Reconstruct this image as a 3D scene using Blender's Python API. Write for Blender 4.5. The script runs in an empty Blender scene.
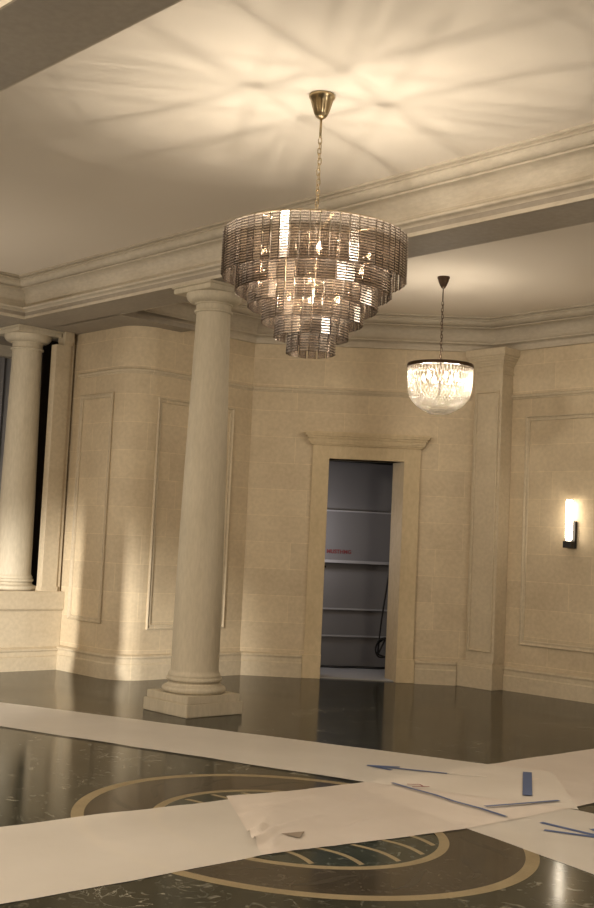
import bpy, bmesh, math, random
from mathutils import Vector, Matrix, noise
from math import pi, sin, cos, sqrt, radians
random.seed(7)
S = bpy.context.scene
COL = S.collection

# ------------------------------------------------------------------ camera
# building axes: X along the big beam (to the right and nearer), Y across the bays (away), Z up
PITCH, ROLL, YAW, FPX = .0785, -.0467, .8162, 1158.9
def cam_axes():
    fw = Vector((0, cos(PITCH), sin(PITCH))); rt = Vector((1, 0, 0)); up = Vector((0, -sin(PITCH), cos(PITCH)))
    r2 = cos(ROLL)*rt - sin(ROLL)*up; u2 = sin(ROLL)*rt + cos(ROLL)*up
    Xa = Vector((cos(YAW), -sin(YAW), 0)); Ya = Vector((sin(YAW), cos(YAW), 0)); Za = Vector((0, 0, 1))
    f = lambda v: Vector((v.dot(Xa), v.dot(Ya), v.dot(Za)))
    return f(r2), f(u2), f(fw)
RT, UP, FW = cam_axes()
cam_d = bpy.data.cameras.new('camera'); cam = bpy.data.objects.new('camera', cam_d); COL.objects.link(cam)
cam_d.sensor_fit = 'VERTICAL'; cam_d.sensor_height = 36; cam_d.lens = 36*FPX/908
cam_d.clip_start = .05
m = Matrix((RT, UP, -FW)).transposed().to_4x4(); m.translation = Vector((0, 0, 1.55)); cam.matrix_world = m
S.camera = cam

# ------------------------------------------------------------------ view, world, lights
S.view_settings.view_transform = 'Standard'; S.view_settings.look = 'None'
S.view_settings.gamma = 1; S.view_settings.use_curve_mapping = False
S.view_settings.exposure = 0.13
w = bpy.data.worlds.new('world'); S.world = w; w.use_nodes = True
w.node_tree.nodes['Background'].inputs[0].default_value = (.9, .78, .62, 1)
w.node_tree.nodes['Background'].inputs[1].default_value = .12
try:
    S.cycles.use_denoising = True
    S.cycles.max_bounces = 9; S.cycles.transparent_max_bounces = 24
    S.cycles.sample_clamp_indirect = 4; S.cycles.caustics_reflective = False; S.cycles.caustics_refractive = False
except Exception: pass
WARM = (1, .88, .725)
def lamp(name, kind, loc, power, color=WARM, radius=.05, parent=None, **k):
    d = bpy.data.lights.new(name, kind); d.energy = power; d.color = color
    if kind in ('POINT', 'SPOT'): d.shadow_soft_size = radius
    for a, b in k.items(): setattr(d, a, b)
    o = bpy.data.objects.new(name, d); o.location = loc; COL.objects.link(o)
    if parent: o.parent = parent
    return o
def aim(o, target):
    o.rotation_euler = (Vector(target) - o.location).to_track_quat('-Z', 'Y').to_euler()
# unseen fill lights, added in the bays outside the frame
lamp('fill_camera_bay', 'POINT', (-5.8, -1.4, 3.45), 700, WARM, .45)
lamp('fill_far_bay', 'POINT', (-2.6, 8.6, 2.7), 55, WARM, .4)
lamp('fill_main_bay_end', 'POINT', (-.3, 4.7, 2.5), 190, WARM, .5)
lamp('fill_left_soffit', 'POINT', (-10.3, 4.2, 2.1), 60, WARM, .15)  # added fill for left soffit and walls, in place of floor-bounced light
# work light standing in the camera bay, throws a column's shadow on the left wall
WL = (-4.38, -4.7, .85)
s = lamp('work_light', 'SPOT', WL, 9800, (1, .93, .82), .10, spot_size=radians(17.5), spot_blend=.85)
aim(s, (-11.45, 7.2, .0))
lamp('fill_alcove', 'POINT', (-12.5, 4.4, 1.9), 34, (1, .90, .80), .2)  # unseen fill added to brighten the grey curtain

# ------------------------------------------------------------------ materials
def new_mat(name):
    m = bpy.data.materials.new(name); m.use_nodes = True
    return m, m.node_tree.nodes, m.node_tree.links, m.node_tree.nodes['Principled BSDF']
def C4(c): return (c[0], c[1], c[2], 1)
def plain(name, col, rough=.5, metal=0, spec=None):
    m, n, l, b = new_mat(name)
    b.inputs['Base Color'].default_value = C4(col); b.inputs['Roughness'].default_value = rough; b.inputs['Metallic'].default_value = metal
    if spec is not None: b.inputs['Specular IOR Level'].default_value = spec
    return m
def emis(name, col, st):
    m, n, l, b = new_mat(name)
    b.inputs['Base Color'].default_value = C4(col); b.inputs['Emission Color'].default_value = C4(col); b.inputs['Emission Strength'].default_value = st
    return m
def ramp(n, stops):
    r = n.new('ShaderNodeValToRGB'); e = r.color_ramp.elements
    e[0].position, e[0].color = stops[0][0], C4(stops[0][1]); e[1].position, e[1].color = stops[-1][0], C4(stops[-1][1])
    for p, c in stops[1:-1]: x = e.new(p); x.color = C4(c)
    return r
def mixc(n, l, fac, a, b, mode='MIX'):
    x = n.new('ShaderNodeMix'); x.data_type = 'RGBA'; x.blend_type = mode
    if hasattr(fac, 'links'): l.new(fac, x.inputs[0])
    else: x.inputs[0].default_value = fac
    for v, i in ((a, 6), (b, 7)):
        if hasattr(v, 'links'): l.new(v, x.inputs[i])
        else: x.inputs[i].default_value = C4(v)
    return x.outputs[2]
def stone(name, base, var, blocks=True, bw=.86, rh=.315, stretch=(1, 1, 1), dirt=.5):
    m, n, l, b = new_mat(name)
    tc = n.new('ShaderNodeTexCoord')
    mp = n.new('ShaderNodeMapping'); mp.inputs['Scale'].default_value = stretch
    l.new(tc.outputs['UV' if blocks else 'Object'], mp.inputs[0])
    ns = n.new('ShaderNodeTexNoise'); ns.inputs['Scale'].default_value = 1.6; ns.inputs['Detail'].default_value = 6; ns.inputs['Roughness'].default_value = .62
    l.new(mp.outputs[0], ns.inputs['Vector'])
    r = ramp(n, [(.3, var), (.7, base)]); l.new(ns.outputs[0], r.inputs[0]); col = r.outputs[0]
    fine = n.new('ShaderNodeTexNoise'); fine.inputs['Scale'].default_value = 22; fine.inputs['Detail'].default_value = 4
    l.new(mp.outputs[0], fine.inputs['Vector'])
    r2 = ramp(n, [(.35, (.90, .90, .89)), (.65, (1, 1, 1))]); l.new(fine.outputs[0], r2.inputs[0])
    col = mixc(n, l, 1, col, r2.outputs[0], 'MULTIPLY')
    if blocks:
        br = n.new('ShaderNodeTexBrick'); br.inputs['Scale'].default_value = 1
        br.inputs['Brick Width'].default_value = bw; br.inputs['Row Height'].default_value = rh
        br.inputs['Mortar Size'].default_value = .0035; br.inputs['Mortar Smooth'].default_value = .3
        br.inputs['Color1'].default_value = (.92, .915, .91, 1); br.inputs['Color2'].default_value = (1.03, 1.03, 1.02, 1); br.inputs['Mortar'].default_value = (1.15, 1.15, 1.13, 1)
        br.offset = .37; br.squash = 1.3; br.squash_frequency = 3
        l.new(tc.outputs['UV'], br.inputs['Vector'])
        col = mixc(n, l, 1, col, br.outputs['Color'], 'MULTIPLY')
    l.new(col, b.inputs['Base Color'])
    b.inputs['Roughness'].default_value = .62; b.inputs['Specular IOR Level'].default_value = .3
    bp = n.new('ShaderNodeBump'); bp.inputs['Strength'].default_value = .12; bp.inputs['Distance'].default_value = .01
    l.new(fine.outputs[0], bp.inputs['Height']); l.new(bp.outputs[0], b.inputs['Normal'])
    return m
M = {}
M['wall'] = stone('cream_limestone_blocks', (.70, .59, .425), (.585, .48, .335))
M['trim'] = stone('cream_limestone_moulding', (.68, .59, .445), (.58, .49, .355), bw=1.5, rh=50)
M['column'] = stone('grey_veined_limestone', (.60, .535, .42), (.48, .425, .325), blocks=False, stretch=(2.2, 2.2, .5))
M['beam'] = stone('painted_plaster_beam', (.62, .56, .46), (.52, .455, .36), blocks=False, stretch=(.8, .8, 2))
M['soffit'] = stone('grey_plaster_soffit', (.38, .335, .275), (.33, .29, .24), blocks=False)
M['ceil'] = plain('cream_ceiling_paint', (.74, .67, .575), .8, spec=.1)
M['casing'] = stone('golden_limestone', (.66, .54, .355), (.55, .44, .28), blocks=False, stretch=(1, 1, .6))
M['brass'] = plain('antique_brass', (.42, .33, .20), .28, 1)
M['bronze'] = plain('dark_bronze', (.10, .065, .045), .38, .9)
M['black'] = plain('black_metal', (.012, .010, .009), .4, .3)
M['dark'] = plain('dark_gap_shade', (.045, .036, .030), .9)  # near-black brown that puts the gap's darkness into the colour
M['greywall'] = plain('grey_primed_board', (.20, .195, .20), .75)
M['alcove'] = plain('slate_grey_fabric', (.30, .295, .305), .85)
M['ledge'] = plain('pale_grey_board', (.40, .40, .42), .6)
M['closetfloor'] = plain('grey_slab', (.42, .42, .43), .5)
M['cable'] = plain('black_cable', (.01, .01, .01), .5)
M['red'] = plain('red_ink', (.22, .05, .055), .7)
M['tape'] = plain('blue_masking_tape', (.07, .11, .24), .6)
M['wtape'] = plain('white_tape', (.80, .77, .71), .6)
M['tan'] = stone('tan_marble_inlay', (.30, .24, .14), (.24, .185, .105), blocks=False, stretch=(3, 3, 3))
M['bulb'] = emis('lit_bulb', (1, .85, .64), 160)
M['bulbsoft'] = emis('lit_bulb_soft', (1, .87, .68), 40)
M['candle'] = plain('brass_bulb_holder', (.45, .34, .19), .3, 1)

def marble(name, base, alt, vein, rough=.11, scale=1.0):
    m, n, l, b = new_mat(name)
    tc = n.new('ShaderNodeTexCoord')
    a = n.new('ShaderNodeTexNoise'); a.inputs['Scale'].default_value = 1.5*scale; a.inputs['Detail'].default_value = 8; a.inputs['Distortion'].default_value = .6
    l.new(tc.outputs['Object'], a.inputs['Vector'])
    r = ramp(n, [(.3, base), (.72, alt)]); l.new(a.outputs[0], r.inputs[0])
    v = n.new('ShaderNodeTexNoise'); v.inputs['Scale'].default_value = 3.2*scale; v.inputs['Detail'].default_value = 7; v.inputs['Distortion'].default_value = 2.2
    l.new(tc.outputs['Object'], v.inputs['Vector'])
    r2 = ramp(n, [(.490, (0, 0, 0)), (.5, (1, 1, 1)), (.510, (0, 0, 0))]); l.new(v.outputs[0], r2.inputs[0])
    g = n.new('ShaderNodeTexNoise'); g.inputs['Scale'].default_value = 2.1*scale; l.new(tc.outputs['Object'], g.inputs['Vector'])
    r3 = ramp(n, [(.5, (0, 0, 0)), (.68, (1, 1, 1))]); l.new(g.outputs[0], r3.inputs[0])
    k = n.new('ShaderNodeMath'); k.operation = 'MULTIPLY'; l.new(r2.outputs[0], k.inputs[0]); l.new(r3.outputs[0], k.inputs[1])
    k2 = n.new('ShaderNodeMath'); k2.operation = 'MULTIPLY'; l.new(k.outputs[0], k2.inputs[0]); k2.inputs[1].default_value = .75
    fl = n.new('ShaderNodeTexNoise'); fl.inputs['Scale'].default_value = 11*scale; fl.inputs['Detail'].default_value = 6; fl.inputs['Distortion'].default_value = 1.4
    l.new(tc.outputs['Object'], fl.inputs['Vector']); r4 = ramp(n, [(.60, (0, 0, 0)), (.70, (.35, .35, .35))]); l.new(fl.outputs[0], r4.inputs[0])
    c1 = mixc(n, l, k2.outputs[0], r.outputs[0], vein)
    l.new(mixc(n, l, r4.outputs[0], c1, vein), b.inputs['Base Color'])
    q = n.new('ShaderNodeTexNoise'); q.inputs['Scale'].default_value = 5; q.inputs['Detail'].default_value = 5; l.new(tc.outputs['Object'], q.inputs['Vector'])
    mr = n.new('ShaderNodeMapRange'); mr.inputs['To Min'].default_value = rough*.7; mr.inputs['To Max'].default_value = rough*1.5
    l.new(q.outputs[0], mr.inputs[0]); l.new(mr.outputs[0], b.inputs['Roughness'])
    b.inputs['Specular IOR Level'].default_value = .09
    return m
M['floor'] = marble('dark_green_marble', (.020, .022, .016), (.040, .040, .029), (.42, .40, .33))
M['band'] = marble('dark_brown_marble', (.042, .034, .024), (.060, .050, .036), (.16, .14, .11), scale=2)
M['disc'] = marble('green_black_marble', (.022, .028, .022), (.042, .050, .040), (.30, .30, .26), scale=1.6)
M['scroll'] = plain('faint_grey_inlay', (.060, .051, .038), .16, spec=.06)

def paper(name, c1, c2, tr):
    m, n, l, b = new_mat(name)
    tc = n.new('ShaderNodeTexCoord'); a = n.new('ShaderNodeTexNoise'); a.inputs['Scale'].default_value = 2.4; a.inputs['Detail'].default_value = 6
    l.new(tc.outputs['Object'], a.inputs['Vector']); r = ramp(n, [(.3, c1), (.7, c2)]); l.new(a.outputs[0], r.inputs[0]); l.new(r.outputs[0], b.inputs['Base Color'])
    b.inputs['Roughness'].default_value = .62; b.inputs['Specular IOR Level'].default_value = .35
    f = n.new('ShaderNodeTexNoise'); f.inputs['Scale'].default_value = 9; f.inputs['Detail'].default_value = 8; l.new(tc.outputs['Object'], f.inputs['Vector'])
    bp = n.new('ShaderNodeBump'); bp.inputs['Strength'].default_value = .25; bp.inputs['Distance'].default_value = .01; l.new(f.outputs[0], bp.inputs['Height']); l.new(bp.outputs[0], b.inputs['Normal'])
    t = n.new('ShaderNodeBsdfTransparent'); x = n.new('ShaderNodeMixShader'); x.inputs[0].default_value = tr
    l.new(b.outputs[0], x.inputs[1]); l.new(t.outputs[0], x.inputs[2]); l.new(x.outputs[0], n['Material Output'].inputs[0])
    return m
M['paper'] = paper('translucent_white_paper', (.84, .78, .70), (.90, .84, .76), .38)
M['paperpink'] = paper('translucent_rosy_paper', (.82, .73, .65), (.89, .80, .72), .32)

def glass_mat(name, tint, gl, fac, rough=.1, trans=0, tcol=(1, 1, 1), fres=.0):
    m, n, l, b = new_mat(name); n.remove(b)
    t = n.new('ShaderNodeBsdfTransparent'); t.inputs[0].default_value = C4(tint)
    g = n.new('ShaderNodeBsdfGlossy'); g.inputs[0].default_value = C4(gl); g.inputs['Roughness'].default_value = rough
    x = n.new('ShaderNodeMixShader'); x.inputs[0].default_value = fac
    if fres:
        lw = n.new('ShaderNodeLayerWeight'); lw.inputs[0].default_value = .35
        mr = n.new('ShaderNodeMapRange'); mr.inputs['To Min'].default_value = fac; mr.inputs['To Max'].default_value = fres
        l.new(lw.outputs['Facing'], mr.inputs[0]); l.new(mr.outputs[0], x.inputs[0])
    l.new(t.outputs[0], x.inputs[1]); l.new(g.outputs[0], x.inputs[2]); out = x.outputs[0]
    if trans:
        d = n.new('ShaderNodeBsdfTranslucent'); d.inputs[0].default_value = C4(tcol)
        y = n.new('ShaderNodeMixShader'); y.inputs[0].default_value = trans; l.new(out, y.inputs[1]); l.new(d.outputs[0], y.inputs[2]); out = y.outputs[0]
    l.new(out, n['Material Output'].inputs[0])
    return m
M['smoke'] = glass_mat('smoky_ribbed_glass', (.73, .685, .64), (.92, .87, .82), .24, .13, .14, (.8, .74, .68), .85)
M['smoke_edge_shade'] = glass_mat('smoky_glass_painted_edges', (.20, .17, .15), (.45, .40, .37), .30, .12)  # darker glass copy: refraction's dark edges and rib lines put into the colour
M['crystal'] = glass_mat('clear_crystal', (.86, .84, .80), (1, .97, .9), .38, .12, .12, (1, .97, .92))
M['tube'] = emis('lit_frosted_glass', (1, .86, .66), 10)

# ------------------------------------------------------------------ mesh helpers
def tag(o, label=None, cat=None, group=None, kind=None):
    if label: o['label'] = label
    if cat: o['category'] = cat
    if group: o['group'] = group
    if kind: o['kind'] = kind
    return o
def empty(name, loc, rz=0):
    o = bpy.data.objects.new(name, None); o.empty_display_size = .1; o.location = loc; o.rotation_euler.z = rz; COL.objects.link(o); return o
def link(name, me, mat, parent=None, loc=None):
    if mat: me.materials.append(M[mat] if isinstance(mat, str) else mat)
    o = bpy.data.objects.new(name, me); COL.objects.link(o)
    if parent: o.parent = parent
    if loc: o.location = loc
    return o
def bm_obj(name, bm, mat, parent=None, loc=None, smooth=False, recalc=True):
    if recalc: bmesh.ops.recalc_face_normals(bm, faces=bm.faces)
    me = bpy.data.meshes.new(name); bm.to_mesh(me); bm.free()
    if smooth:
        for p in me.polygons: p.use_smooth = True
    return link(name, me, mat, parent, loc)
def box(bm, a, b):
    x0, y0, z0 = a; x1, y1, z1 = b
    v = [bm.verts.new(p) for p in ((x0,y0,z0),(x1,y0,z0),(x1,y1,z0),(x0,y1,z0),(x0,y0,z1),(x1,y0,z1),(x1,y1,z1),(x0,y1,z1))]
    uvl = bm.loops.layers.uv.verify()
    for f in ((0,3,2,1),(4,5,6,7),(0,1,5,4),(1,2,6,5),(2,3,7,6),(3,0,4,7)):
        fc = bm.faces.new([v[i] for i in f])
        n = fc.normal if fc.normal.length else Vector((0,0,1)); fc.normal_update(); n = fc.normal
        for lp in fc.loops:
            c = lp.vert.co
            lp[uvl].uv = (c.x, c.y) if abs(n.z) > .7 else ((c.y, c.z) if abs(n.x) > abs(n.y) else (c.x, c.z))
def box_obj(name, a, b, mat, parent=None, bev=0):
    bm = bmesh.new(); box(bm, a, b)
    if bev: bmesh.ops.bevel(bm, geom=bm.edges[:], offset=bev, segments=2, affect='EDGES', profile=.5)
    return bm_obj(name, bm, mat, parent)
def sweep(bm, path, prof, u0=0, closed=True):
    """profile of (offset to the right of the path, z) swept along a 2D path with mitred corners"""
    P = [Vector(p) for p in path]; N = []
    for i in range(len(P)):
        ds = []
        if i > 0: ds.append((P[i]-P[i-1]).normalized())
        if i < len(P)-1: ds.append((P[i+1]-P[i]).normalized())
        ns = [Vector((d.y, -d.x)) for d in ds]
        if len(ns) == 2:
            s = ns[0]+ns[1]; s.normalize(); k = 1/max(.3, s.dot(ns[0])); N.append(s*k)
        else: N.append(ns[0])
    uvl = bm.loops.layers.uv.verify()
    rows = [[bm.verts.new((p.x+n.x*o, p.y+n.y*o, z)) for (o, z) in prof] for p, n in zip(P, N)]
    us = [u0]
    for i in range(1, len(P)): us.append(us[-1]+(P[i]-P[i-1]).length)
    k = len(prof); rng = range(k) if closed else range(k-1)
    for i in range(len(P)-1):
        for j in rng:
            jj = (j+1) % k
            f = bm.faces.new((rows[i][j], rows[i+1][j], rows[i+1][jj], rows[i][jj]))
            for lp, (u, z) in zip(f.loops, ((us[i], prof[j][1]), (us[i+1], prof[j][1]), (us[i+1], prof[jj][1]), (us[i], prof[jj][1]))):
                lp[uvl].uv = (u, z)
    if closed:
        for r in (rows[0][::-1], rows[-1]):
            f = bm.faces.new(r)
            for lp in f.loops: lp[uvl].uv = (lp.vert.co.x+lp.vert.co.y, lp.vert.co.z)
    return us[-1]
def sweep_obj(name, path, prof, mat, parent=None, closed=True):
    bm = bmesh.new(); sweep(bm, path, prof, closed=closed); return bm_obj(name, bm, mat, parent)
def lathe(bm, prof, seg=48, c=(0, 0), cap=True):
    rows = [[bm.verts.new((c[0]+r*cos(2*pi*i/seg), c[1]+r*sin(2*pi*i/seg), z)) for i in range(seg)] for r, z in prof]
    for a, b in zip(rows, rows[1:]):
        for i in range(seg): bm.faces.new((a[i], a[(i+1) % seg], b[(i+1) % seg], b[i]))
    if cap: bm.faces.new(rows[0][::-1]); bm.faces.new(rows[-1])
def lathe_obj(name, prof, mat, parent=None, seg=48, loc=None, cap=True, split=True):
    bm = bmesh.new(); lathe(bm, prof, seg, cap=cap); o = bm_obj(name, bm, mat, parent, loc, True)
    if split:
        o.data.set_sharp_from_angle(angle=radians(38))
    return o
def tube(bm, pts, r, seg=6, closed=False, rr=None):
    pts = [Vector(p) for p in pts]; n = len(pts); rows = []; up = Vector((0, 0, 1)); prev = None
    for i, p in enumerate(pts):
        a = pts[(i-1) % n] if (closed or i > 0) else p; b = pts[(i+1) % n] if (closed or i < n-1) else p
        t = (b-a).normalized()
        x = (prev - t*prev.dot(t)) if prev is not None else t.cross(up if abs(t.z) < .9 else Vector((1, 0, 0)))
        x.normalize(); prev = x; y = t.cross(x); q = rr[i] if rr else r
        rows.append([bm.verts.new(p + x*cos(2*pi*k/seg)*q + y*sin(2*pi*k/seg)*q) for k in range(seg)])
    m = n if closed else n-1
    for i in range(m):
        a, b = rows[i], rows[(i+1) % n]
        for k in range(seg): bm.faces.new((a[k], a[(k+1) % seg], b[(k+1) % seg], b[k]))
    if not closed: bm.faces.new(rows[0][::-1]); bm.faces.new(rows[-1])
def tube_obj(name, pts, r, mat, parent=None, seg=6, closed=False, loc=None):
    bm = bmesh.new(); tube(bm, pts, r, seg, closed); return bm_obj(name, bm, mat, parent, loc, True)
def arc(cx, cy, r, a0, a1, n):
    return [(cx+r*cos(a0+(a1-a0)*i/n), cy+r*sin(a0+(a1-a0)*i/n)) for i in range(n+1)]
def torus_prof(r, z0, z1, n=8):
    """half-round bulge from z0 to z1 whose outermost radius is r"""
    h = (z1-z0)/2; c = (z0+z1)/2
    return [(r-h+h*cos(a), c+h*sin(a)) for a in [(-pi/2+pi*i/n) for i in range(n+1)]]

# ------------------------------------------------------------------ plan
YR, XA, YB, XP = 11.128, -10.487, 7.356, -11.676
ZC, ZS = 4.33, 3.91
CA = Vector((XA, 9.083)); CR = Vector((-8.442, YR)); s2 = sqrt(.5)
def onC(u, off=0): return (CA.x + (u+0)*s2 + off*s2, CA.y + u*s2 - off*s2)
XE = 6.0
RC = .31
corner = [(-11.80, YB)] + arc(XA-RC, YB+RC, RC, -pi/2, 0, 12)
pathL = corner + [(XA, 9.083)]
def struct(o): o['kind'] = 'structure'; return o

# floor, ceilings
struct(box_obj('floor', (-15, -5, -.12), (XE+.3, YR+.3, 0), 'floor'))
struct(box_obj('ceiling', (-15, -5, ZC), (XE+.3, YR+.3, ZC+.15), 'ceil'))
WP = lambda z0, z1, t=.3: [(0, z0), (0, z1), (-t, z1), (-t, z0)]
struct(sweep_obj('wall_left', pathL, WP(0, ZC), 'wall'))
D0, D1, DH = .955, 1.85, 2.60
bm = bmesh.new()
sweep(bm, [onC(0), onC(D0)], WP(0, ZC)); sweep(bm, [onC(D1), onC(2.892)], WP(0, ZC), u0=D1); sweep(bm, [onC(D0), onC(D1)], WP(DH, ZC), u0=D0)
struct(bm_obj('wall_back', bm, 'wall'))
struct(sweep_obj('wall_right', [(CR.x, CR.y), (XE, YR)], WP(0, ZC), 'wall'))
struct(box_obj('wall_end', (XE, -5, 0), (XE+.3, YR+.3, ZC), 'wall'))
struct(box_obj('wall_front', (-15, -5.3, 0), (XE+.3, -5, ZC), 'wall'))

# baseboards
BASE = [(0, 0), (.055, 0), (.055, .165), (.048, .172), (.042, .178), (.042, .222), (.046, .232), (.052, .240), (.052, .252), (.040, .262), (.018, .270), (0, .274)]
struct(sweep_obj('baseboard_left', corner[1:] and [(XP, YB)] + corner[1:] + [(XA, 9.083-.02)], BASE, 'trim'))
bm = bmesh.new(); sweep(bm, [onC(.02), onC(.735)], BASE); sweep(bm, [onC(2.065), onC(2.55)], BASE)
struct(bm_obj('baseboard_back', bm, 'trim'))
struct(sweep_obj('baseboard_right', [(-8.14, YR), (XE, YR)], BASE, 'trim'))
# string courses
STR = [(0, 3.375), (.008, 3.378), (.012, 3.392), (.026, 3.400), (.03, 3.412), (.03, 3.424), (.016, 3.432), (0, 3.436)]
struct(sweep_obj('trim_1', [(-11.60, YB)] + corner[1:] + [(XA, 9.083), onC(2.62)], STR, 'trim'))
struct(sweep_obj('trim_2', [(-8.19, YR), (XE, YR)], STR, 'trim'))

# entablature and cornices
def cove(a, b, n=6, bulge=True):
    """quarter curve from a to b; bulge False = concave"""
    out = []
    for i in range(n+1):
        t = pi/2*i/n
        if bulge: out.append((a[0]+(b[0]-a[0])*sin(t), a[1]+(b[1]-a[1])*(1-cos(t))))
        else: out.append((a[0]+(b[0]-a[0])*(1-cos(t)), a[1]+(b[1]-a[1])*sin(t)))
    return out
def cornice(o0, z0, o1):
    k = (ZC-z0)/.42; Z = lambda z: z0+z*k; w = o1
    p = [(-.02, z0), (o0, z0), (o0, Z(.030)), (o0-.022, Z(.034)), (o0-.022, Z(.046))]
    p += cove((o0-.020, Z(.048)), (o0+.022, Z(.092)), 5, False) + torus_prof(o0+.052, Z(.094), Z(.126), 6) + [(o0+.020, Z(.128)), (o0+.004, Z(.134)), (o0+.002, Z(.160))]
    p += cove((o0+.004, Z(.165)), (w*.46, Z(.292)), 7, False) + [(w*.60, Z(.294)), (w*.60, Z(.308)), (w*.54, Z(.312))]
    p += cove((w*.56, Z(.316)), (w*.86, Z(.372)), 6, True) + [(w*.94, Z(.374)), (w*.94, Z(.386)), (w*.89, Z(.389)), (w*.89, Z(.398)), (w, Z(.402)), (w, ZC), (-.02, ZC)]
    return p
BX, B0, B1 = -11.38, 6.456, 6.938
F0, F1 = 2.43, 2.937
def beam(name, a, b):
    bm = bmesh.new(); box(bm, a, b); o = bm_obj(name, bm, 'soffit'); struct(o); return o
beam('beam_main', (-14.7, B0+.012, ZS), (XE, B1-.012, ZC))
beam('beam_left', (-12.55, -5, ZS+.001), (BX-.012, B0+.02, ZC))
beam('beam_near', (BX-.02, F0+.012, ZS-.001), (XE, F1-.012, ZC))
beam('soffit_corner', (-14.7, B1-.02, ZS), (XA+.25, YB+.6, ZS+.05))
struct(sweep_obj('trim_3', [(XE, F1), (BX, F1), (BX, B0), (XE, B0)], cornice(0, ZS, .22), 'beam'))
struct(sweep_obj('trim_4', [(XE, B1), (XA+.02, B1), (XA, B1), (XA, 9.083), (CR.x, CR.y), (XE, YR)][:1] + [(XA, B1), (XA, 9.083), (CR.x, CR.y), (XE, YR)], cornice(.04, 3.955, .30), 'beam'))
struct(sweep_obj('trim_5', [(BX, F0), (XE, F0)], cornice(0, ZS, .22), 'beam'))
struct(box_obj('trim_6', (BX, B1-.012, ZS), (XE, B1, 3.96), 'beam'))

# alcove behind the left colonnade
struct(box_obj('wall_alcove', (-14.9, -5, 0), (-14.6, YB+.6, ZC), 'alcove'))
struct(box_obj('wall_alcove_side', (-14.6, YB+.3, 0), (-12.35, YB+.6, ZS), 'alcove'))
bm = bmesh.new()
N = 120; rows = []
for i in range(N+1):
    y = 5.2+(YB+.25-5.2)*i/N; x = -13.35+.03*sin(i*1.15)+.012*sin(i*2.7)
    rows.append([bm.verts.new((x, y, .02)), bm.verts.new((x, y, ZS-.14))])
for a, b in zip(rows, rows[1:]): bm.faces.new((a[0], b[0], b[1], a[1]))
o = bm_obj('curtain', bm, 'alcove', smooth=True); sm = o.modifiers.new('thick', 'SOLIDIFY'); sm.thickness = .006
tag(o, 'slate grey curtain hanging in the dark alcove behind the left column', 'curtain')
o = box_obj('curtain_rail_box', (-13.45, 4.8, ZS-.14), (-13.2, YB+.2, ZS-.002), 'beam'); tag(o, 'pale pelmet above the grey curtain in the left alcove', 'pelmet')
o = box_obj('gap_shade_panel', (-12.75, 7.30, .02), (-12.36, YB+.25, ZS-.003), 'dark'); tag(o, 'dark brown panel standing for the unlit gap between left column and left pilaster', 'panel')  # dark box added where the opening beside the pilaster is only dark

# ------------------------------------------------------------------ panel mouldings
def frame_on(name, P, U, nrm, u0, u1, z0, z1, label, w=.055, group=None):
    """mitred picture-frame moulding lying on a wall face: P origin, U direction along the wall, nrm out of the wall"""
    U = Vector(U).to_3d(); nrm = Vector(nrm).to_3d(); P = Vector(P).to_3d(); Z = Vector((0, 0, 1))
    prof = [(0, 0), (0, .020), (.010, .026), (.016, .020), (.022, .012), (w*.62, .008), (w*.7, .014), (w*.92, .014), (w, 0)]
    bm = bmesh.new(); rows = []
    for (cu, cz, su, sz) in ((u0, z0, 1, 1), (u1, z0, -1, 1), (u1, z1, -1, -1), (u0, z1, 1, -1)):
        rows.append([bm.verts.new(P + U*(cu+su*a) + Z*(cz+sz*a) + nrm*b) for a, b in prof])
    for i in range(4):
        a, b = rows[i], rows[(i+1) % 4]
        for j in range(len(prof)): jj = (j+1) % len(prof); bm.faces.new((a[j], b[j], b[jj], a[jj]))
    uvl = bm.loops.layers.uv.verify()
    for f in bm.faces:
        for lp in f.loops: lp[uvl].uv = (lp.vert.co.x+lp.vert.co.y, lp.vert.co.z)
    o = bm_obj(name, bm, 'trim'); tag(o, label, 'panel moulding', group); return o
frame_on('panel_moulding', (0, YB), (1, 0), (0, -1), -11.53, -10.86, .585, 3.17, 'tall narrow stone panel moulding on the left wall beside the left pilaster')
frame_on('panel_moulding', (XA, 0), (0, 1), (1, 0), 7.69, 8.80, .545, 3.13, 'tall stone panel moulding on the wall seen behind the central column')
frame_on('panel_moulding', (0, YR), (1, 0), (0, -1), -7.96, -6.66, .53, 3.17, 'large rectangular stone panel moulding framing the lit sconce', .06)

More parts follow.
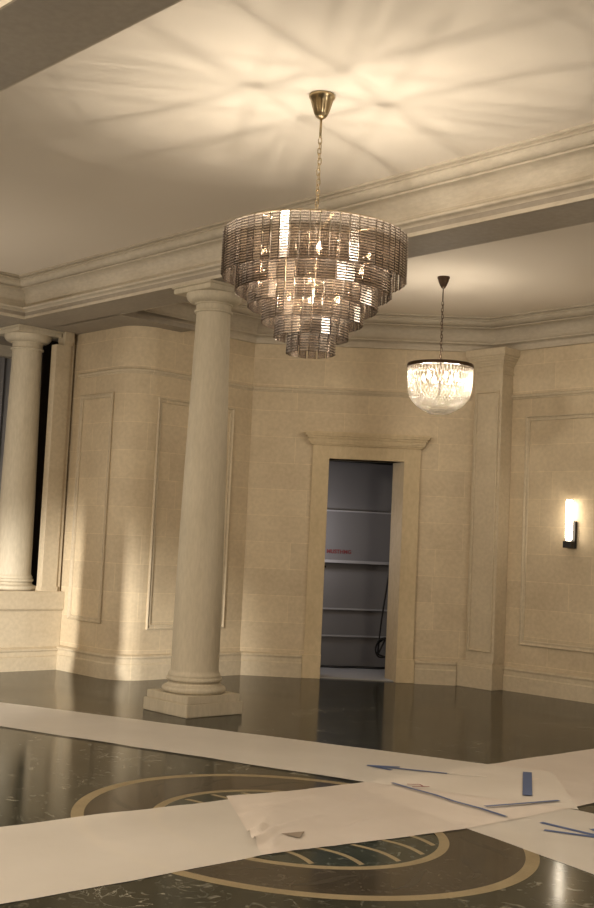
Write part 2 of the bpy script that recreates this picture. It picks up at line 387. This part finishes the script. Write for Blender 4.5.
# ------------------------------------------------------------------ columns
def square(bm, c, hw, z0, z1, bev=.006):
    b2 = bmesh.new(); box(b2, (c[0]-hw, c[1]-hw, z0), (c[0]+hw, c[1]+hw, z1))
    if bev: bmesh.ops.bevel(b2, geom=b2.edges[:], offset=bev, segments=2, affect='EDGES')
    me = bpy.data.meshes.new('t'); b2.to_mesh(me); b2.free(); bm.from_mesh(me); bpy.data.meshes.remove(me)
def shaft_prof(r0, r1, z0, z1, n=14):
    out = [(r0+.02, z0), (r0+.02, z0+.012)] + [(r0+.02-.02*sin(pi/2*i/4), z0+.012+.04*i/4*1.0) for i in range(1, 5)]
    for i in range(1, n+1):
        t = i/n; e = t*t*(1.9-.9*t)
        out.append((r0+(r1-r0)*e, z0+.052+(z1-z0-.052)*t))
    return out
def column(loc, z0, r0, r1, label, plinth=True, hw=.31):
    t = empty('column', (loc[0], loc[1], z0)); tag(t, label, 'column')
    H = ZS - z0; k = r0/.219
    zb = 0
    if plinth:
        bm = bmesh.new(); square(bm, (0, 0), hw+.012, 0, .113); square(bm, (0, 0), hw-.008, .113, .18); bm_obj('plinth', bm, 'column', t); zb = .18
    pr = [(.20*k, zb)] + torus_prof(.292*k, zb, zb+.062*k) + [(.255*k, zb+.064*k), (.250*k, zb+.070*k)]
    pr += [(.240*k, zb+.078*k), (.236*k, zb+.088*k), (.244*k, zb+.098*k)] + torus_prof(.256*k, zb+.100*k, zb+.142*k) + [(.236*k, zb+.143*k), (.236*k, zb+.152*k), (.19*k, zb+.152*k)]
    lathe_obj('base_moulding', pr, 'column', t, 64)
    sz = zb+.150*k; zt = H-.245
    lathe_obj('shaft', shaft_prof(r0, r1, sz, zt), 'column', t, 64)
    cp = [(r1-.01, zt-.002)] + torus_prof(r1+.022, zt, zt+.026, 6) + [(r1+.004, zt+.028), (r1+.003, zt+.075), (r1+.016, zt+.078), (r1+.016, zt+.088), (r1+.024, zt+.090)]
    cp += cove((r1+.024, zt+.092), (r1+.100, zt+.160), 7, True)[1:] + [(r1+.102, zt+.172), (r1+.05, zt+.176)]
    bm = bmesh.new(); lathe(bm, cp, 64)
    c = bm_obj('capital', bm, 'column', t, None, True); c.data.set_sharp_from_angle(angle=radians(38))
    bm = bmesh.new(); square(bm, (0, 0), r1+.112, zt+.173, zt+.222); square(bm, (0, 0), r1+.128, zt+.222, H-.001); bm_obj('abacus', bm, 'column', t)
    return t
column((-8.375, 6.72), 0, .219, .160, 'tall grey-beige stone column on a square plinth left of the doorway')
column((-11.985, 6.865), .892, .205, .170, 'shorter stone column standing on the low pedestal at the left edge', plinth=False)

# pedestal under the left column
t = empty('pedestal_wall', (XP, 5.2, 0)); tag(t, 'low cream stone pedestal wall carrying the left column', 'pedestal')
def ped(name, prof, mat='trim'):
    o = sweep_obj(name, [(0, -2.9), (0, YB-5.2-.005)], prof, mat, t); return o
# path runs +Y, its right is +X
ped('die', [(-.62, 0), (0, 0), (0, .675), (-.62, .675)])
ped('base_moulding', [(-.01, 0), (.045, 0), (.045, .150), (.028, .162), (.028, .208), (.042, .222), (.042, .238), (0, .262), (-.01, .25)])
ped('cap', [(-.64, .668), (.010, .668), (.022, .674), (.040, .694), (.040, .704), (.040, .880), (.032, .892), (-.64, .892)])

# left pilaster (anta) above the pedestal
oc = column((-8.385, 2.68), 0, .219, .160, None)      # its twin under the near beam, left of the frame: throws the shadow
oc.name = 'column_near_beam'; oc['kind'] = 'structure'; del oc['category']
def pilaster_anta():
    t = empty('pilaster', (-11.80, 7.145, .892)); tag(t, 'narrow stone pilaster standing on the pedestal end against left wall', 'pilaster')
    h = ZS-.892
    box_obj('shaft', (.01, -.075, 0), (.122, .12, h-.16), 'trim', t)
    box_obj('shaft_strip', (.01, .12, 0), (.105, .175, h-.05), 'trim', t)
    box_obj('base_block', (.0, -.085, 0), (.13, .13, .05), 'trim', t)
    bm = bmesh.new(); box(bm, (.0, .02, h-.16), (.132, .13, h-.12)); box(bm, (-.01, .02, h-.12), (.145, .14, h-.001)); bm_obj('capital', bm, 'trim', t)
pilaster_anta()

# right pilaster at the corner of back and right wall
t = empty('pilaster', (-8.40, 10.99, 0)); tag(t, 'tall corner pilaster with capital between the doorway wall and sconce wall', 'pilaster')
FY = -.075
def pbox(name, x0, x1, yf, z0, z1, bev=.004): return box_obj(name, (x0, yf, z0), (x1, .135, z1), 'trim', t, bev)
pbox('base_block', -.295, .255, FY-.045, 0, .245)
bm = bmesh.new()
for (e, z0, z1) in ((.035, .245, .262), (.022, .262, .275), (.010, .275, .30)): box(bm, (-.25-e, FY-e, z0), (.215+e, .135, z1))
bm_obj('base_moulding', bm, 'trim', t)
pbox('shaft', -.17, .235, FY, .30, 3.70)
fo = frame_on('shaft_moulding', (0, FY), (1, 0), (0, -1), -.135, .20, .42, 3.46, None, .022); fo.parent = t; del fo['category']
bm = bmesh.new()
for (e, z0, z1) in ((.012, 3.66, 3.68), (.004, 3.70, 3.76), (.020, 3.76, 3.79), (.034, 3.79, 3.82), (.052, 3.82, 3.85), (.07, 3.85, 3.875), (.085, 3.875, 3.958)): box(bm, (-.17-e, FY-e, z0), (.235+e, .135, z1))
bm_obj('capital', bm, 'trim', t)

# ------------------------------------------------------------------ doorway
rzC = pi/4
t = empty('doorway_surround', (CA.x, CA.y, 0), rzC)   # local x along the wall, local -y into the room
tag(t, 'golden stone doorway surround with projecting hood in the back wall', 'door surround')
def dbox(name, x0, x1, y0, y1, z0, z1, mat='casing', bev=.004): return box_obj(name, (x0, y0, z0), (x1, y1, z1), mat, t, bev)
JD = .28
dbox('jamb', .757, D0, -.045, JD, 0, DH+.165)
bm = bmesh.new(); box(bm, (D1, -.045, 0), (2.04, JD, DH+.165))
for v in bm.verts:
    if v.co.x < D1+.01 and v.co.y > .2: v.co.x -= .115
bm_obj('jamb', bm, 'casing', t)
dbox('lintel', D0, D1, -.045, JD, DH, DH+.165)
dbox('plinth_block', .738, D0+.004, -.066, .05, 0, .275)
dbox('plinth_block', D1-.004, 2.062, -.066, .05, 0, .275)
bm = bmesh.new()
for e, z0, z1 in ((.022, .158, .176), (.040, .176, .20), (.052, .20, .235), (.072, .235, .262), (.095, .262, .288), (.108, .288, .312)):
    box(bm, (.755-e, -.045-e, DH+z0), (2.042+e, .0, DH+z1))
bm_obj('hood', bm, 'casing', t)
dbox('latch', D0-.001, D0+.02, .10, .16, 1.30, 1.325, 'black', 0)

# closet behind the doorway
def cw(x, y, z): return Vector((CA.x+(x-y)*s2, CA.y+(x+y)*s2, z))
def arc_pts(off, n=26):
    # back wall, bowed, nearer at the left than the right
    out = []
    for i in range(n+1):
        u = i/n; x = .15+2.7*u; y = .985+.675*u+.05*sin(pi*u)-off
        v = cw(x, y, 0); out.append((v.x, v.y))
    return out
struct(sweep_obj('wall_closet', arc_pts(0), [(0, 0), (0, 2.9), (-.05, 2.9), (-.05, 0)], 'greywall'))
bm = bmesh.new()
for side in (0, 1):
    x = .15 if side == 0 else 2.80
    a = cw(x, .31, 0); b = cw(x, 1.9, 0); sweep(bm, [(a.x, a.y), (b.x, b.y)], [(0, 0), (0, 2.9), (.04, 2.9), (.04, 0)])
struct(bm_obj('wall_closet_side', bm, 'greywall'))
bm = bmesh.new(); vs = [bm.verts.new(cw(x, y, 2.66+(.0))) for x, y in ((.1, .285), (2.9, .285), (2.9, 1.9), (.1, 1.9))]; bm.faces.new(vs); bmesh.ops.solidify(bm, geom=bm.faces[:], thickness=.03)
struct(bm_obj('ceiling_closet', bm, 'greywall'))
bm = bmesh.new(); vs = [bm.verts.new(cw(x, y, .012)) for x, y in ((D0, .02), (D1, .02), (2.75, .30), (2.75, 1.62), (.16, 1.0), (.16, .30))]
f = bm.faces.new(vs); r = bmesh.ops.extrude_face_region(bm, geom=[f]); bmesh.ops.translate(bm, vec=(0, 0, -.0105), verts=[v for v in r['geom'] if isinstance(v, bmesh.types.BMVert)])
struct(bm_obj('floor_closet', bm, 'closetfloor'))
def shelf(z, d, th, mat, label):
    o = sweep_obj('closet_shelf', arc_pts(0), [(-.01, z-th), (d, z-th), (d, z), (-.01, z)], mat); tag(o, label, 'shelf', 'curved ledges in the closet')
shelf(2.03, .035, .018, 'ledge', 'topmost thin grey ledge on the curved closet wall')
shelf(1.385, .13, .035, 'ledge', 'deep pale grey ledge just below the red writing in closet')
shelf(.765, .035, .018, 'ledge', 'grey ledge at mid height directly below the deep closet ledge')
shelf(.42, .035, .018, 'ledge', 'lowest grey ledge on the curved closet wall nearest the floor')
lamp('fill_closet', 'POINT', cw(.60, .55, 1.7), 13, (.97, .94, 1), .10)  # unseen cool fill added to light the closet interior
# red writing on the closet wall
cu = bpy.data.curves.new('red_writing', 'FONT'); cu.body = 'MUSTHMG'; cu.size = .070; cu.extrude = .001; cu.offset = .002
to = bpy.data.objects.new('tmp', cu); COL.objects.link(to); dg = bpy.context.evaluated_depsgraph_get()
me = bpy.data.meshes.new_from_object(to.evaluated_get(dg)); bpy.data.objects.remove(to)
WR = link('red_writing', me, 'red'); WRX, WRZ = .97, 1.47
tag(WR, 'small red stencilled writing on the grey closet wall above the ledge', 'writing')
u = (WRX-.15)/2.7; a = cw(.15+2.7*u, .985+.675*u+.05*sin(pi*u)-.006, 0); u2 = u+.08; b = cw(.15+2.7*u2, .985+.675*u2+.05*sin(pi*u2)-.006, 0)
WR.location = (a.x, a.y, WRZ); WR.rotation_euler = (pi/2, 0, math.atan2(b.y-a.y, b.x-a.x))
# cable
pts = []
for i in range(40):
    q = i/39; pts.append(cw(1.83-.12*q+.03*sin(q*5), 1.05+.1*q, 2.4-2.2*q))
for i in range(46):
    a = pi/2+i*2*pi/20; pts.append(cw(1.765+.115*cos(a), 1.10+.006*i/4, .17+.02*sin(i*.7)+.13*(1+sin(a))*.9))
o = tube_obj('cable', pts, .011, 'cable'); tag(o, 'black cable hanging down and coiled on the closet floor', 'cable')
o = tube_obj('cable', [cw(.85+.06*i, 1.08+.012*i+.02*sin(i*.8), .03) for i in range(17)], .016, 'cable'); tag(o, 'black cable lying straight along the closet floor', 'cable')

# ------------------------------------------------------------------ wall sconce
t = empty('wall_sconce', (-7.29, YR-.006, 1.66)); tag(t, 'lit wall sconce with a glowing glass tube on a black bracket', 'sconce')
box_obj('backplate', (-.055, -.035, 0), (.055, .0, .30), 'black', t, .004)
box_obj('bracket', (-.052, -.115, 0), (.052, -.035, .075), 'black', t, .006)
pr = [(.0005, .078), (.022, .080), (.032, .090), (.038, .110), (.039, .13), (.039, .52), (.036, .532), (.0005, .534)]
g = lathe_obj('glass_tube', pr, 'tube', t, 24, (0, -.075, 0), cap=False)
lathe_obj('tube_cap', [(.001, .532), (.045, .532), (.045, .540), (.001, .540)], 'black', t, 24, (0, -.075, 0))

# ------------------------------------------------------------------ chandeliers
def chain(parent, z0, z1, lw=.011, lh=.042, r=.0032, mat='brass'):
    n = max(2, int((z0-z1)/(lh*.76))); st = (z0-z1-lh*.24)/n
    me = None
    for i in range(n):
        if me is None:
            bm = bmesh.new(); pts = []
            for k in range(14):
                a = 2*pi*k/14; pts.append((lw*cos(a), 0, (lh/2-lw)*(1 if sin(a) > 0 else -1)+lw*sin(a)))
            tube(bm, pts, r, 5, True); me = bpy.data.meshes.new('chain_link'); bm.to_mesh(me); bm.free(); me.materials.append(M[mat])
            for p in me.polygons: p.use_smooth = True
        o = bpy.data.objects.new('chain_link', me); COL.objects.link(o); o.parent = parent
        o.location = (.004*sin(i*1.9), 0, z0-lh/2-i*st); o.rotation_euler.z = (i % 2)*pi/2+.3
def bulb_at(parent, p, power, up=True, s=1.0):
    sgn = 1 if up else -1
    h = lathe_obj('bulb_holder', [(.0125*s, -.055*s), (.0125*s, 0), (.008*s, .002)], 'candle', parent, 12, p)
    b = lathe_obj('bulb', [(.006*s, 0), (.014*s, .012*s), (.018*s, .03*s), (.015*s, .05*s), (.007*s, .068*s), (.001, .078*s)], 'bulb', h, 12)
    b.visible_shadow = True
    return h
BIG = (-5.045, 4.815)
ch = empty('tiered_chandelier', (BIG[0], BIG[1], ZC)); tag(ch, 'large round six-tier chandelier of smoky ribbed glass strips over the medallion', 'chandelier')
Zl = lambda z: z-ZC
fl = []
seg = 48
bm = bmesh.new()
prof = [(.078, 0), (.082, -.008), (.080, -.020), (.072, -.030), (.064, -.055), (.054, -.09), (.046, -.115), (.034, -.138), (.018, -.150), (.010, -.152)]
rows = [[bm.verts.new(((r*(1-(.07 if .03 < -z < .14 else 0)*(i % 4 == 0)))*cos(2*pi*i/seg), (r*(1-(.07 if .03 < -z < .14 else 0)*(i % 4 == 0)))*sin(2*pi*i/seg), z)) for i in range(seg)] for r, z in prof]
for a, b in zip(rows, rows[1:]):
    for i in range(seg): bm.faces.new((a[i], a[(i+1) % seg], b[(i+1) % seg], b[i]))
bm.faces.new(rows[-1])
bm_obj('ceiling_canopy', bm, 'brass', ch, smooth=True)
tube_obj('stem', [(0, 0, -.15), (0, 0, -.27)], .008, 'brass', ch, 10)
chain(ch, -.27, Zl(3.465), mat='brass')
ZT = 3.44
TIERS = [(.556, ZT, 3.165), (.470, 3.345, 3.070), (.388, 3.255, 2.980), (.302, 3.164, 2.889), (.220, 3.075, 2.800), (.140, 2.981, 2.706)]
# frame
tube_obj('centre_post', [(0, 0, Zl(3.465)), (0, 0, Zl(2.95))], .012, 'brass', ch, 10)
for r, zt, zb in TIERS:
    bm = bmesh.new(); tube(bm, [((r-.012)*cos(2*pi*i/60), (r-.012)*sin(2*pi*i/60), Zl(zt)+.003) for i in range(60)], .007, 6, True); bm_obj('tier_ring', bm, 'brass', ch, smooth=True)
for k in range(8):
    a = 2*pi*k/8+.2; fa = box_obj('frame_arm', (.01, -.012, Zl(3.44)-.003), (.546, .012, Zl(3.44)+.003), 'brass', ch); fa.rotation_euler.z = a
    tube_obj('hanging_rod', [(.214*cos(a), .214*sin(a), Zl(3.44)), (.214*cos(a), .214*sin(a), Zl(3.10))], .004, 'brass', ch)
hts = {}
def strip_mesh(h, w=.0525):
    bm = bmesh.new(); n = 17; p = h/n; prof = [(0, 0, 0)]
    for i in range(n):
        prof += [(.0030, -p*(i+.04), 0), (.0095, -p*(i+.36), 0), (.0085, -p*(i+.70), 0), (.0028, -p*(i+.98), 1)]
    prof += [(.0, -h, 1)]
    f = [[bm.verts.new((s*w/2, y, z)) for s in (-1, 1)] for y, z, k in prof]
    for a, b, q in zip(f, f[1:], prof[1:]): bm.faces.new((a[0], a[1], b[1], b[0])).material_index = q[2]
    bm.faces.new((f[0][0], f[-1][0], f[-1][1], f[0][1]))
    for s in (0, 1): bm.faces.new([r[s] for r in f]).material_index = 1
    bmesh.ops.recalc_face_normals(bm, faces=bm.faces)
    me = bpy.data.meshes.new('glass_strip'); bm.to_mesh(me); bm.free(); me.materials.append(M['smoke']); me.materials.append(M['smoke_edge_shade']); return me
slots = []
tocam = Vector((-BIG[0], -BIG[1])).normalized()
for ti, (r, zt, zb) in enumerate(TIERS):
    h = round(zt-zb, 3); n = round(2*pi*r/.0575)
    if h not in hts: hts[h] = strip_mesh(h)
    for k in range(n):
        a = 2*pi*(k+.5)/n
        facing = cos(a)*tocam.x+sin(a)*tocam.y
        slots.append((facing + (.15 if ti == 0 else 0), h, r, a, zt))
slots.sort(key=lambda s: -s[0])
rest = bmesh.new()
for i, (fc, h, r, a, zt) in enumerate(slots):
    tw = random.uniform(-.20, .20)
    mw = Matrix.Translation((r*cos(a), r*sin(a), Zl(zt))) @ Matrix.Rotation(a-pi/2+tw, 4, 'Z')
    if i < 100:
        o = bpy.data.objects.new('glass_strip', hts[h]); COL.objects.link(o); o.parent = ch; o.matrix_local = mw
    else:
        t0 = len(rest.verts); rest.from_mesh(hts[h]); rest.verts.ensure_lookup_table()
        for v in rest.verts[t0:]: v.co = mw @ v.co
o = bm_obj('glass_strips', rest, 'smoke', ch, recalc=False); o.data.materials.append(M['smoke_edge_shade']); o['kind'] = 'stuff'
BULBS = [(.36, 2*pi*k/6+.35, 3.235) for k in range(6)] + [(.15, 2*pi*k/4+.9, 3.03) for k in range(4)]
for r, a, z in BULBS:
    p = Vector((r*cos(a), r*sin(a), Zl(z)))
    bulb_at(ch, p, 0)
    tube_obj('bulb_arm', [(0, 0, p.z-.03), (r*.5*cos(a), r*.5*sin(a), p.z-.075), (r*cos(a), r*sin(a), p.z-.055)], .005, 'brass', ch)
    lamp('chandelier_bulb_light', 'POINT', (BIG[0]+p.x, BIG[1]+p.y, ZC+p.z+.095), 4.4 if r > .2 else 11, WARM, .004)

# basket chandelier
SM = (-7.475, 8.955)
t = empty('basket_chandelier', (SM[0], SM[1], ZC)); tag(t, 'small bowl-shaped chandelier of bright draped crystal strands near the back wall', 'chandelier')
lathe_obj('ceiling_canopy', [(.062, 0), (.064, -.012), (.058, -.02), (.050, -.05), (.034, -.09), (.018, -.115), (.008, -.12)], 'bronze', t, 24)
tube_obj('stem', [(0, 0, -.12), (0, 0, -.25)], .006, 'bronze', t, 8)
chain(t, -.25, Zl(3.46), .010, .045, .0032, 'bronze')
RR, ZR, ZB = .325, Zl(3.415), Zl(2.935)
lathe_obj('rim_band', [(RR-.012, ZR-.018), (RR+.010, ZR-.018), (RR+.012, ZR), (RR+.006, ZR+.018), (RR-.012, ZR+.018), (RR-.012, ZR-.018)], 'bronze', t, 64, cap=False)
tube_obj('centre_post', [(0, 0, Zl(3.47)), (0, 0, Zl(3.12))], .008, 'bronze', t, 8)
for k in range(6):
    a = 2*pi*k/6; tube_obj('frame_arm', [(0, 0, Zl(3.455)), (.16*cos(a), .16*sin(a), Zl(3.44)), ((RR-.012)*cos(a), (RR-.012)*sin(a), ZR+.01)], .005, 'bronze', t)
NS = 56
for k in range(NS):
    a0 = 2*pi*k/NS; span = 2.25; bm = bmesh.new(); pts = []; rr = []; n = 46
    for i in range(n+1):
        q = i/n; al = a0+span*q; d = sin(pi*q)
        z = ZR-.02+(ZB-ZR+.02)*(d**.62); rad = RR*(1-.72*(d**2.9))
        pts.append((rad*cos(al), rad*sin(al), z)); rr.append(.0050 if i % 2 else .0028)
    tube(bm, pts, .004, 5, rr=rr); bm_obj('crystal_strand', bm, 'crystal', t, smooth=True)
for k in range(6):
    a = 2*pi*k/6+.5; p = Vector((.17*cos(a), .17*sin(a), Zl(3.27))); bh = bulb_at(t, p, 0, s=.9); bh.children[0].data.materials[0] = M['bulbsoft']
    tube_obj('bulb_arm', [(0, 0, p.z-.02), (.09*cos(a), .09*sin(a), p.z-.06), (p.x, p.y, p.z-.05)], .004, 'bronze', t)
    lamp('basket_bulb_light', 'POINT', (SM[0]+p.x, SM[1]+p.y, ZC+p.z+.08), 5.5, (1, .88, .72), .02)

# ------------------------------------------------------------------ floor medallion
MC, MR = (-4.745, 4.585), radians(-5.5)
t = empty('floor_medallion', (MC[0], MC[1], 0), MR); tag(t, 'large oval tan-ringed marble medallion inlaid in the dark floor', 'floor medallion')
def ering(name, a, b, wd, mat, z0=.0002, z1=.0012, n=160, parent=t):
    bm = bmesh.new(); R = []
    for i in range(n):
        th = 2*pi*i/n; c, s_ = cos(th), sin(th)
        R.append([bm.verts.new(((a-q)*c, (b-q)*s_, z)) for q, z in ((0, z0), (0, z1), (wd, z1), (wd, z0))])
    for i in range(n):
        A, B_ = R[i], R[(i+1) % n]
        for j in range(4): bm.faces.new((A[j], B_[j], B_[(j+1) % 4], A[(j+1) % 4]))
    return bm_obj(name, bm, mat, parent)
ering('outer_ring', 1.431, 1.178, .072, 'tan')
ering('marble_band', 1.359, 1.106, .433, 'band', .0002, .0009)
ering('inner_ring', .926, .761, .055, 'tan')
bm = bmesh.new(); lathe(bm, [(1, .0002), (1, .0009)], 120)
for v in bm.verts: v.co.x *= .871; v.co.y *= .706
bm_obj('centre_field', bm, 'disc', t)
# scrolls in the band
for k in range(14):
    th = 2*pi*k/14+.1; bm = bmesh.new(); pts = []
    for i in range(26):
        q = i/25; al = th+.36*q; ph = q*1.6*pi
        a_, b_ = 1.14+.11*cos(ph*.62), .93+.10*cos(ph*.62)
        pts.append((a_*cos(al), b_*sin(al)))
    L_, R_ = [], []
    for i, p in enumerate(pts):
        q0 = Vector(pts[max(0, i-1)]); q1 = Vector(pts[min(len(pts)-1, i+1)]); d = (q1-q0).normalized(); nn = Vector((-d.y, d.x))*(.006+.016*sin(pi*i/25))
        L_.append(bm.verts.new((p[0]+nn.x, p[1]+nn.y, .0013))); R_.append(bm.verts.new((p[0]-nn.x, p[1]-nn.y, .0013)))
    for i in range(25): bm.faces.new((L_[i], L_[i+1], R_[i+1], R_[i]))
    r = bmesh.ops.extrude_face_region(bm, geom=bm.faces[:]); bmesh.ops.translate(bm, vec=(0, 0, -.0006), verts=[v for v in r['geom'] if isinstance(v, bmesh.types.BMVert)])
    bm_obj('scroll_inlay', bm, 'scroll', t)
# tan bars inside the centre field
for sx in (1, -1):
    for yy in (-.42, -.21, 0, .20, .38):
        xe = .84*sqrt(max(0, 1-(yy/.69)**2)); bm = bmesh.new(); L_ = []; n = 10
        for i in range(n+1):
            x = xe-.36*i/n; wv = yy*(1+.0)+.035*sin(pi*i/n); L_.append((bm.verts.new((sx*x, wv+.016, .0014)), bm.verts.new((sx*x, wv-.016, .0014)), bm.verts.new((sx*x, wv-.016, .0003)), bm.verts.new((sx*x, wv+.016, .0003))))
        for a, b in zip(L_, L_[1:]):
            for j in range(4): bm.faces.new((a[j], b[j], b[(j+1) % 4], a[(j+1) % 4]))
        bm.faces.new(L_[0]); bm.faces.new(L_[-1][::-1])
        bm_obj('tan_bar', bm, 'tan', t)

# ------------------------------------------------------------------ paper runners and tape
def paper_sheet(name, A, B, mat, z, label, amp=.0015, nu=60, nv=14, folds=(), seed=0, cat='floor paper'):
    """A, B: the two long edges as point lists with equal parametrisation"""
    def at(L, q):
        D = [0]
        for a, b in zip(L, L[1:]): D.append(D[-1]+(Vector(b)-Vector(a)).length)
        s_ = q*D[-1]
        for i in range(len(L)-1):
            if s_ <= D[i+1]+1e-9: k = (s_-D[i])/(D[i+1]-D[i]); return Vector(L[i]).lerp(Vector(L[i+1]), k)
        return Vector(L[-1])
    bm = bmesh.new(); g = []
    for i in range(nu+1):
        a, b = at(A, i/nu), at(B, i/nu); row = []
        for j in range(nv+1):
            v = j/nv; p = a.lerp(b, v)
            if 0 < i < nu and j in (0, nv): p += Vector((noise.noise((p.x*3, p.y*3, seed)), noise.noise((p.x*3, p.y*3, seed+5))))*.012
            h = abs(noise.noise((p.x*2.2, p.y*2.2, seed)))*amp*2 + abs(noise.noise((p.x*7, p.y*7, seed+3)))*amp
            for (fa, fb, fw_, fh) in folds:
                fa, fb = Vector(fa), Vector(fb); d = fb-fa; k = max(0, min(1, (p-fa).dot(d)/d.length_squared)); ds = (p-(fa+d*k)).length
                h += .8*fh*math.exp(-(ds/fw_)**2)*(.35+.65*sin(pi*min(1, max(0, k))))
            row.append(bm.verts.new((p.x, p.y, z+h)))
        g.append(row)
    for i in range(nu):
        for j in range(nv): bm.faces.new((g[i][j], g[i+1][j], g[i+1][j+1], g[i][j+1]))
    bmesh.ops.recalc_face_normals(bm, faces=bm.faces)
    bm.faces.ensure_lookup_table()
    if bm.faces[0].normal.z < 0: bmesh.ops.reverse_faces(bm, faces=bm.faces)
    o = bm_obj(name, bm, mat, smooth=True, recalc=False); tag(o, label, cat); return o
paper_sheet('floor_paper', [(-11.5, 4.655), (-9.537, 5.42), (-6.737, 6.513), (-5.314, 7.045), (-4.85, 7.23)], [(-10.9, 3.94), (-8.372, 4.772), (-5.329, 5.769), (-4.05, 6.33)], 'paper', .0075,
            'long white paper strip crossing diagonally in front of the tall column', .0012, 110, 12, seed=2)
paper_sheet('floor_paper', [(-5.75, 1.6), (-5.554, 3.204), (-5.472, 3.841), (-5.40, 5.0)], [(-4.55, 1.6), (-4.403, 2.564), (-4.375, 3.25), (-4.37, 3.98), (-4.36, 4.06)], 'paper', .0022,
            'white paper strip at lower left lying over the medallion rings', .0015, 50, 16, folds=[((-5.50, 3.4), (-5.46, 4.35), .03, .012)], seed=4)
fo = [((-4.62, 4.02), (-4.80, 4.40), .020, .030), ((-4.45, 3.95), (-4.72, 4.40), .018, .036), ((-4.72, 4.40), (-4.80, 4.85), .018, .026), ((-5.05, 4.45), (-5.10, 4.8), .02, .02),
      ((-4.45, 4.12), (-4.58, 4.32), .015, .022), ((-5.2, 4.6), (-5.22, 5.2), .02, .018), ((-4.42, 3.95), (-4.95, 4.55), .016, .024), ((-4.9, 5.0), (-5.0, 5.6), .03, .012), ((-4.5, 4.7), (-4.62, 5.2), .03, .012)]
paper_sheet('floor_paper', [(-5.486, 4.70), (-5.38, 5.2), (-5.329, 5.769), (-5.302, 7.066), (-5.28, 8.6), (-5.27, 9.6)], [(-4.36, 3.99), (-4.14, 5.352), (-4.109, 6.594), (-4.02, 8.0), (-3.98, 9.4)], 'paperpink', .0042,
            'rosy crumpled paper strip over the medallion running away to right', .0030, 260, 60, folds=fo, seed=7)
paper_sheet('floor_paper', [(-5.25, 6.30), (-4.105, 6.339), (-3.90, 6.34), (-1.8, 6.25)], [(-5.15, 5.60), (-4.14, 5.352), (-3.194, 5.142), (-1.6, 4.80)], 'paper', .0014,
            'white paper strip with a blue arrow at the lower right edge', .0005, 60, 12, seed=9)
def strip2d(bm, pts, wd, z, th=.0006):
    P = [Vector(p) for p in pts]; L_ = []
    for i, p in enumerate(P):
        d = (P[min(i+1, len(P)-1)]-P[max(0, i-1)]).normalized(); n_ = Vector((-d.y, d.x))*wd/2
        L_.append([bm.verts.new((q.x, q.y, zz)) for q, zz in ((p+n_, z+th), (p-n_, z+th), (p-n_, z), (p+n_, z))])
    for a, b in zip(L_, L_[1:]):
        for j in range(4): bm.faces.new((a[j], b[j], b[(j+1) % 4], a[(j+1) % 4]))
    bm.faces.new(L_[0]); bm.faces.new(L_[-1][::-1])
def tape_obj(name, strips, mat, z, label, cat='tape'):
    bm = bmesh.new()
    for i, (pts, wd) in enumerate(strips): strip2d(bm, pts, wd, z+i*.0007)
    o = bm_obj(name, bm, mat); tag(o, label, cat); return o
TZ = .0150
tape_obj('tape_arrow', [([(-5.705, 6.20), (-5.217, 6.486)], .034), ([(-5.71, 6.20), (-5.545, 6.36)], .032), ([(-5.71, 6.20), (-5.50, 6.22)], .032)], 'tape', TZ-.003, 'blue tape arrow pointing left on the diagonal paper strip')
tape_obj('blue_tape', [([(-5.19, 5.882), (-5.0, 5.855), (-4.8, 5.845), (-4.6, 5.80), (-4.4, 5.79), (-4.167, 5.745)], .026)], 'tape', TZ+.001, 'long thin line of blue tape across the paper crossing')
tape_obj('blue_tape', [([(-4.935, 7.04), (-4.46, 6.37)], .062)], 'tape', TZ, 'short wide blue tape piece standing apart near right of crossing')
tape_obj('blue_tape', [([(-4.404, 5.853), (-4.25, 6.415)], .028)], 'tape', TZ+.002, 'thin blue tape line angled beside the long line')
tape_obj('tape_arrow', [([(-3.993, 5.847), (-3.45, 5.86)], .040), ([(-3.50, 5.86), (-3.73, 5.97)], .036), ([(-3.50, 5.86), (-3.87, 5.70)], .036)], 'tape', .0042, 'blue tape arrow pointing right at the right edge')
tape_obj('white_tape', [([(-5.20, 6.49), (-4.99, 6.64)], .012)], 'wtape', TZ-.002, 'thin white tape line beyond the left-pointing arrow', 'tape')
tape_obj('red_mark', [([(-5.10, 5.93), (-5.05, 6.0), (-5.0, 5.97)], .014), ([(-5.03, 5.90), (-4.97, 6.0)], .014)], 'red', TZ+.002, 'small red scribbled mark beside the long blue tape line', 'mark')
bm = bmesh.new(); vs = [(-4.60, 4.34), (-4.48, 4.36), (-4.55, 4.46)]
a = [bm.verts.new((x, y, .0135)) for x, y in vs]; b = [bm.verts.new((x, y, .0145+.006*(i == 2))) for i, (x, y) in enumerate(vs)]
bm.faces.new(a[::-1]); bm.faces.new(b)
for i in range(3): bm.faces.new((a[i], a[(i+1) % 3], b[(i+1) % 3], b[i]))
tag(bm_obj('paper_scrap', bm, plain('grey_brown_paper', (.25, .20, .155), .8)), 'small grey torn triangular scrap lying on the rosy paper', 'scrap')
